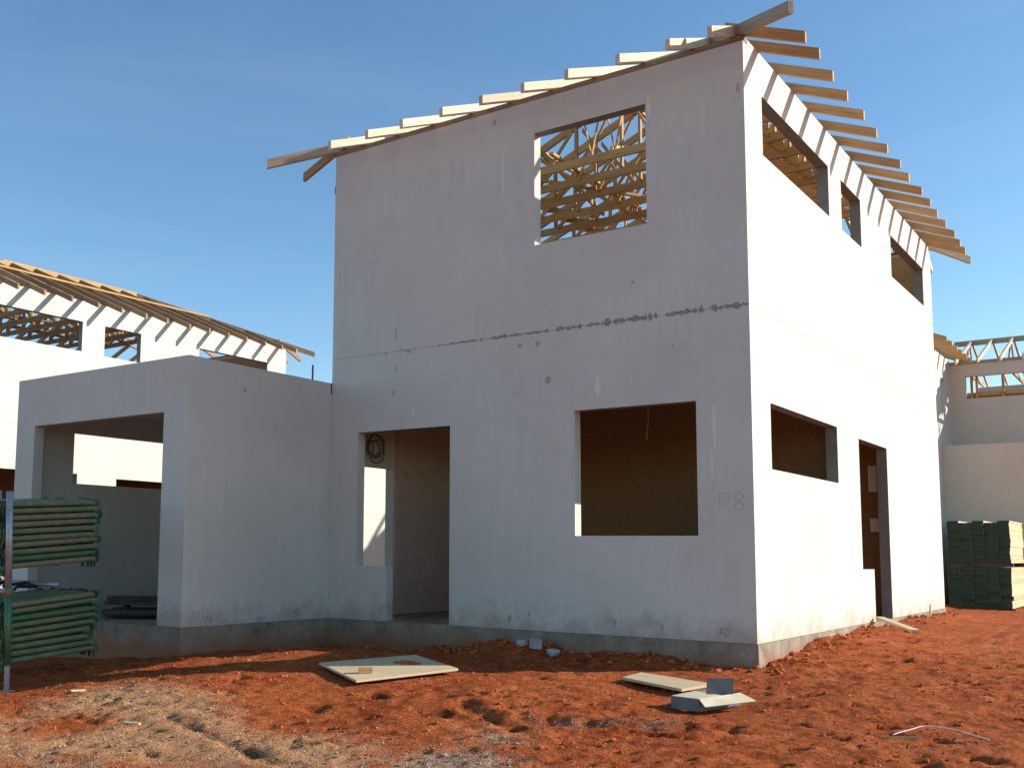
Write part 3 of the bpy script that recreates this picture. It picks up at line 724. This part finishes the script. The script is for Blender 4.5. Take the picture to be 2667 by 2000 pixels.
# strap / fittings hanging below the piles are the end fittings of the tubes; a black hose lies on the lower pile
pts = [Mx @ Vector(p) for p in [(-.05, .10, .80), (-.15, .25, .815), (-.10, .42, .80), (-.28, .50, .82), (-.40, .35, .80), (-.55, .55, .81), (-.7, .4, .80)]]
mb = MB(); mb.tube(pts, .014, 7); tag(mb.build('black_hose', M['black'], None, True), 'black hose lying loose on the lower pile of scaffold tubes', 'hose')

# ------------------------------------------------------------------ things on the ground
def slab_poly(mb, pts, th, up=(0, 0, 1), mi=0, mi_side=None):
    p = [Vector(q) for q in pts]; u = Vector(up) * th; n = len(p)
    mb.face([q + u for q in p], mi, [(q.x, q.y) for q in p]); mb.face(list(reversed(p)), mi)
    for i in range(n): mb.face([p[i], p[(i + 1) % n], p[(i + 1) % n] + u, p[i] + u], mi if mi_side is None else mi_side)
sh = [(-2.97, -2.15), (-2.235, -2.54), (-1.87, -1.69), (-2.58, -1.32)]
zs = [H(*p) for p in sh]
zsh = [float(hbase(*p)) + .012 for p in sh]
mb = MB(); slab_poly(mb, [(p[0], p[1], z) for p, z in zip(sh, zsh)], .018); o = mb.build('plywood_sheet', M['ply'])
tag(o, 'square sheet of pale plywood lying on the red soil before the doorway', 'plywood')
# soil heap and block on the sheet
def sheetz(x, y):
    A = np.array([[p[0], p[1], 1] for p in sh]); q = np.linalg.lstsq(A, np.array(zsh), rcond=None)[0]
    return float(q @ [x, y, 1]) + .016
mb = MB(); c = Vector((-2.37, -1.72, sheetz(-2.37, -1.72))); b0 = len(mb.v); n = 22
ring = []
for j, (rr, zz) in enumerate(((1, 0), (.75, .012), (.45, .022), (.15, .028))):
    ring.append([(c.x + .17 * rr * math.cos(6.283 * k / n) * random.uniform(.85, 1.1), c.y + .11 * rr * math.sin(6.283 * k / n) * random.uniform(.85, 1.1), c.z - .006 + zz + random.uniform(-.002, .003)) for k in range(n)])
for a, b in zip(ring, ring[1:]):
    for k in range(n): mb.face([a[k], a[(k + 1) % n], b[(k + 1) % n], b[k]])
mb.face(ring[-1])
tag(mb.build('soil_spill', M['clod'], None), 'small spill of dark red soil on the plywood sheet', 'soil')
mb = MB(); mb.box(-.055, -.03, 0, .055, .03, .045); o = mb.build('wood_block', M['timber']); o.location = (-2.36, -2.28, sheetz(-2.36, -2.28) + .002); o.rotation_euler = (0, 0, .75)
tag(o, 'small wood offcut on the near edge of the plywood sheet', 'offcut')
pl = [(x, y, float(hbase(x, y)) + .01) for x, y in ((-.66, -1.185), (-.085, -1.41), (.02, -1.08), (-.655, -.855))]
mb = MB(); slab_poly(mb, pl, .02); tag(mb.build('plank', M['ply']), 'short wide pale plank on the soil behind the opened box', 'plank')
# opened cardboard box
bx = empty('cardboard_box', (.14, -1.72, -.29))
def B(mb, name, m): o = mb.build(name, m, bx); o.location = (-.14, 1.72, .29); return o
A0 = Vector((.035, -1.88, -.31)); A1 = Vector((.245, -1.915, -.31)); A2 = Vector((.40, -1.56, -.29)); A3 = Vector((.18, -1.48, -.28)); u = Vector((0, 0, .082))
mb = MB(); th = .004
def panel(mb, a, b, c, d, t=.004):
    a, b, c, d = (Vector(q) for q in (a, b, c, d)); n = (b - a).cross(d - a).normalized() * t
    mb.face([a, b, c, d]); mb.face([d + n, c + n, b + n, a + n])
    for p, q in ((a, b), (b, c), (c, d), (d, a)): mb.face([q, p, p + n, q + n])
panel(mb, A0, A1, A1 + u, A0 + u); panel(mb, A1, A2, A2 + u, A1 + u); panel(mb, A2, A3, A3 + u, A2 + u); panel(mb, A3, A0, A0 + u, A3 + u)
B(mb, 'box_side', M['cardin'])
mb = MB(); panel(mb, A0 + u, A1 + u, (A1 + u) * .45 + (A2 + u) * .55, (A0 + u) * .45 + (A3 + u) * .55); B(mb, 'lid', M['card'])
mb = MB(); f = Vector((.115, -.04, -.04)); panel(mb, A1 + u, A1 + u + f + Vector((-.05, -.02, 0)), A2 + u + f + Vector((.01, 0, .0)), A2 + u); B(mb, 'flap', M['card'])
mb = MB(); q0 = Vector((.225, -1.74, -.228)); q1 = Vector((.375, -1.64, -.228)); panel(mb, q0, q1, q1 + Vector((-.0, .03, .12)), q0 + Vector((-.0, .03, .12))); B(mb, 'upright_flap', M['cardin'])
tag(bx, 'opened flat cardboard box with one grey flap standing up', 'box')
# stones
for i, (x, y, r, lb) in enumerate([(-2.12, -.27, .055, 'rounded grey stone at the left end of the stone row by the soil heap'), (-1.965, -.285, .062, 'squarish pale block, brightest in the stone row by the soil heap'), (-1.765, -.33, .065, 'flat long stone at the right end of the stone row by the soil heap')]):
    m = MB()
    if i == 1:
        m.box(-.045, -.04, 0, .045, .04, .085)
    else:
        m.rock((0, 0, r * .5), r * 1.15, 0, .6)
        m.v = [(v[0] * 1.2, v[1], v[2]) for v in m.v]
    o = m.build('stone', M['rock']); o.location = (x, y, H(x, y) - .008); o.rotation_euler = (.06, .05, i * .7 + .3)
    tag(o, lb, 'stone', 'pale stones by the soil heap')
# white cable
w = [(1.47, -1.99), (1.537, -1.86), (1.602, -1.75), (1.70, -1.745), (1.80, -1.78), (1.88, -1.83), (1.975, -1.89)]
cv = []
for i in range(len(w) - 1):
    p0, p1, p2, p3 = (Vector((*w[min(max(j, 0), len(w) - 1)], 0)) for j in (i - 1, i, i + 1, i + 2))
    for k in range(8):
        t = k / 8; cv.append(.5 * ((2 * p1) + (p2 - p0) * t + (2 * p0 - 5 * p1 + 4 * p2 - p3) * t * t + (3 * p1 - p0 - 3 * p2 + p3) * t ** 3))
zc = np.array([H(p.x, p.y) for p in cv]); zc = np.convolve(np.pad(zc, 8, 'edge'), np.ones(17) / 17, 'valid')
mb = MB(); mb.tube([(p.x, p.y, z + .022 + .02 * math.sin(i * .065)) for i, (p, z) in enumerate(zip(cv, zc))], .0032, 6)
tag(mb.build('white_cable', M['pvc'], None, True), 'thin white curved cable on the soil in the right foreground', 'cable')
mb = MB(); mb.tube([(1.42, -2.02, H(1.42, -2.02) + .008), (1.62, -1.93, H(1.62, -1.93) + .012)], .012, 5); tag(mb.build('twig', M['timber']), 'short pale splinter of wood at the end of the white cable', 'splinter')
# plank leaning at the side door, peg, stick
mb = MB(); mb.beam((.055, 3.95, .03), (.60, 3.08, H(.60, 3.08) - .005), .085, .03, False); tag(mb.build('plank', M['ply']), 'narrow pale plank leaning from the side doorway down to the soil', 'plank')
mb = MB(); mb.tube([(.26, 3.36, H(.26, 3.36) - .05), (.25, 3.37, .02)], .018, 6); tag(mb.build('wooden_peg', M['timber_plate']), 'short dark peg in the soil under the leaning plank', 'peg')
mb = MB(); mb.tube([(.22, 5.62, H(.22, 5.62) - .03), (.235, 5.75, .02), (.21, 5.95, .13)], [.012, .011, .008], 6); tag(mb.build('dead_stick', M['timber_plate']), 'thin dark stick standing in the soil past the side doorway', 'stick')
# small litter
for i, (x, y, lb) in enumerate([(-2.79, -4.22, 'thin pale wood chip lying in the left foreground gravel'), (-4.05, -3.75, 'small cream offcut just right of the rack foot'), (1.35, 2.6, 'thin pale chip on the soil to the right of the side doorway')]):
    m = MB(); m.box(-.06, -.015, 0, .06, .015, .012); o = m.build('wood_chip', M['ply']); o.location = (x, y, H(x, y) + .004); o.rotation_euler = (0, .05, .4 + i)
    tag(o, lb, 'wood chip', 'wood chips on the soil')

# ------------------------------------------------------------------ inside the tall house
pts = []
for k in range(85):
    a = k * .30; rr = .12 + .05 * math.sin(k * .21)
    pts.append((-4.62 + .012 * math.sin(k), .62 + rr * math.cos(a), 1.93 + rr * 1.0 * math.sin(a)))
mb = MB(); mb.tube(pts, .0065, 6); tag(mb.build('cable_coil', M['cable_grey'], None, True), 'coil of black cable hanging inside the front doorway', 'cable coil')
mb = MB(); mb.tube([(-1.835, 2.0, 2.64), (-1.84, 2.0, 2.2), (-1.865, 2.0, 2.0)], .006, 6); tag(mb.build('hanging_wire', M['card'], None, True), 'pale wire hanging from the ceiling behind the large ground floor window', 'wire')
for i, (x0, x1, z0, z1, lb) in enumerate([(-.352, -.252, 1.555, 1.89, 'long white panel standing in for a bright opening inside the side doorway'), (-.347, -.245, 1.05, 1.215, 'small white panel standing in for a bright opening, below the long one')]):
    m = MB(); m.box(x0, 5.39, z0, x1, 5.396, z1); tag(m.build('daylight_panel', M['daylight']), lb, 'paper sheet')  # white panels stand in for bright outdoors seen through openings

# ------------------------------------------------------------------ light, sky, camera
S = Vector((1, .8, .525)).normalized()
sun = bpy.data.lights.new('sun', 'SUN'); sun.energy = 4.4; sun.angle = math.radians(.5); sun.color = (1, .93, .82)
so = bpy.data.objects.new('sun', sun); col.objects.link(so); so.rotation_euler = S.to_track_quat('Z', 'Y').to_euler(); so.location = (20, 16, 12)
w = bpy.data.worlds.new('World'); sc.world = w; w.use_nodes = True
nt = w.node_tree; bg = nt.nodes['Background']; sky = nt.nodes.new('ShaderNodeTexSky')
sky.sky_type = 'NISHITA'; sky.sun_disc = False; sky.sun_elevation = math.asin(S.z); sky.sun_rotation = math.atan2(S.x, S.y)
sky.altitude = 1200; sky.air_density = 1.0; sky.dust_density = .6; sky.ozone_density = 1.6
hs = nt.nodes.new('ShaderNodeHueSaturation'); hs.inputs['Saturation'].default_value = 1.13; nt.links.new(sky.outputs['Color'], hs.inputs['Color'])
tn = nt.nodes.new('ShaderNodeMix'); tn.data_type = 'RGBA'; tn.blend_type = 'MULTIPLY'; tn.inputs[0].default_value = 1; tn.inputs[7].default_value = (.95, 1.01, .97, 1)
nt.links.new(hs.outputs['Color'], tn.inputs[6])
tc = nt.nodes.new('ShaderNodeTexCoord'); mp = nt.nodes.new('ShaderNodeMapping'); mp.inputs['Scale'].default_value = (1.6, 1.6, 9); mp.inputs['Rotation'].default_value = (.12, .05, .3)
nz = nt.nodes.new('ShaderNodeTexNoise'); nz.inputs['Scale'].default_value = 1.7; nz.inputs['Detail'].default_value = 7; nz.inputs['Roughness'].default_value = .62; nz.inputs['Distortion'].default_value = .5
nt.links.new(tc.outputs['Generated'], mp.inputs['Vector']); nt.links.new(mp.outputs['Vector'], nz.inputs['Vector'])
mr = nt.nodes.new('ShaderNodeMapRange'); mr.inputs[1].default_value = .42; mr.inputs[2].default_value = .78; mr.inputs[3].default_value = 0; mr.inputs[4].default_value = .08; nt.links.new(nz.outputs['Fac'], mr.inputs[0])
cl = nt.nodes.new('ShaderNodeMix'); cl.data_type = 'RGBA'; cl.inputs[7].default_value = (3.3, 3.6, 3.9, 1)
nt.links.new(mr.outputs[0], cl.inputs[0]); nt.links.new(tn.outputs[2], cl.inputs[6]); nt.links.new(cl.outputs[2], bg.inputs['Color']); bg.inputs['Strength'].default_value = .13

cd = bpy.data.cameras.new('camera'); cam = bpy.data.objects.new('camera', cd); col.objects.link(cam); sc.camera = cam
yaw, pitch, roll = 0.6470994338836717, 0.10479230547107343, 0.01001195669090192
F = Vector((-math.sin(yaw) * math.cos(pitch), math.cos(yaw) * math.cos(pitch), math.sin(pitch)))
R0 = Vector((math.cos(yaw), math.sin(yaw), 0)); U0 = R0.cross(F)
R_ = R0 * math.cos(roll) + U0 * math.sin(roll); U_ = U0 * math.cos(roll) - R0 * math.sin(roll)
mw = Matrix((R_, U_, -F)).transposed().to_4x4(); mw.translation = (2.99038225, -8.81606388, 0.7459765); cam.matrix_world = mw
cd.sensor_width = 36; cd.lens = 2251.3682 / 2212 * 36; cd.shift_x = (1106 - 883.5158) / 2212; cd.shift_y = (952.911 - 829.5) / 2212
cd.clip_start = .05; cd.clip_end = 3000
vs = sc.view_settings; vs.view_transform = 'Standard'; vs.look = 'None'; vs.exposure = .68; vs.gamma = 1; vs.use_curve_mapping = False
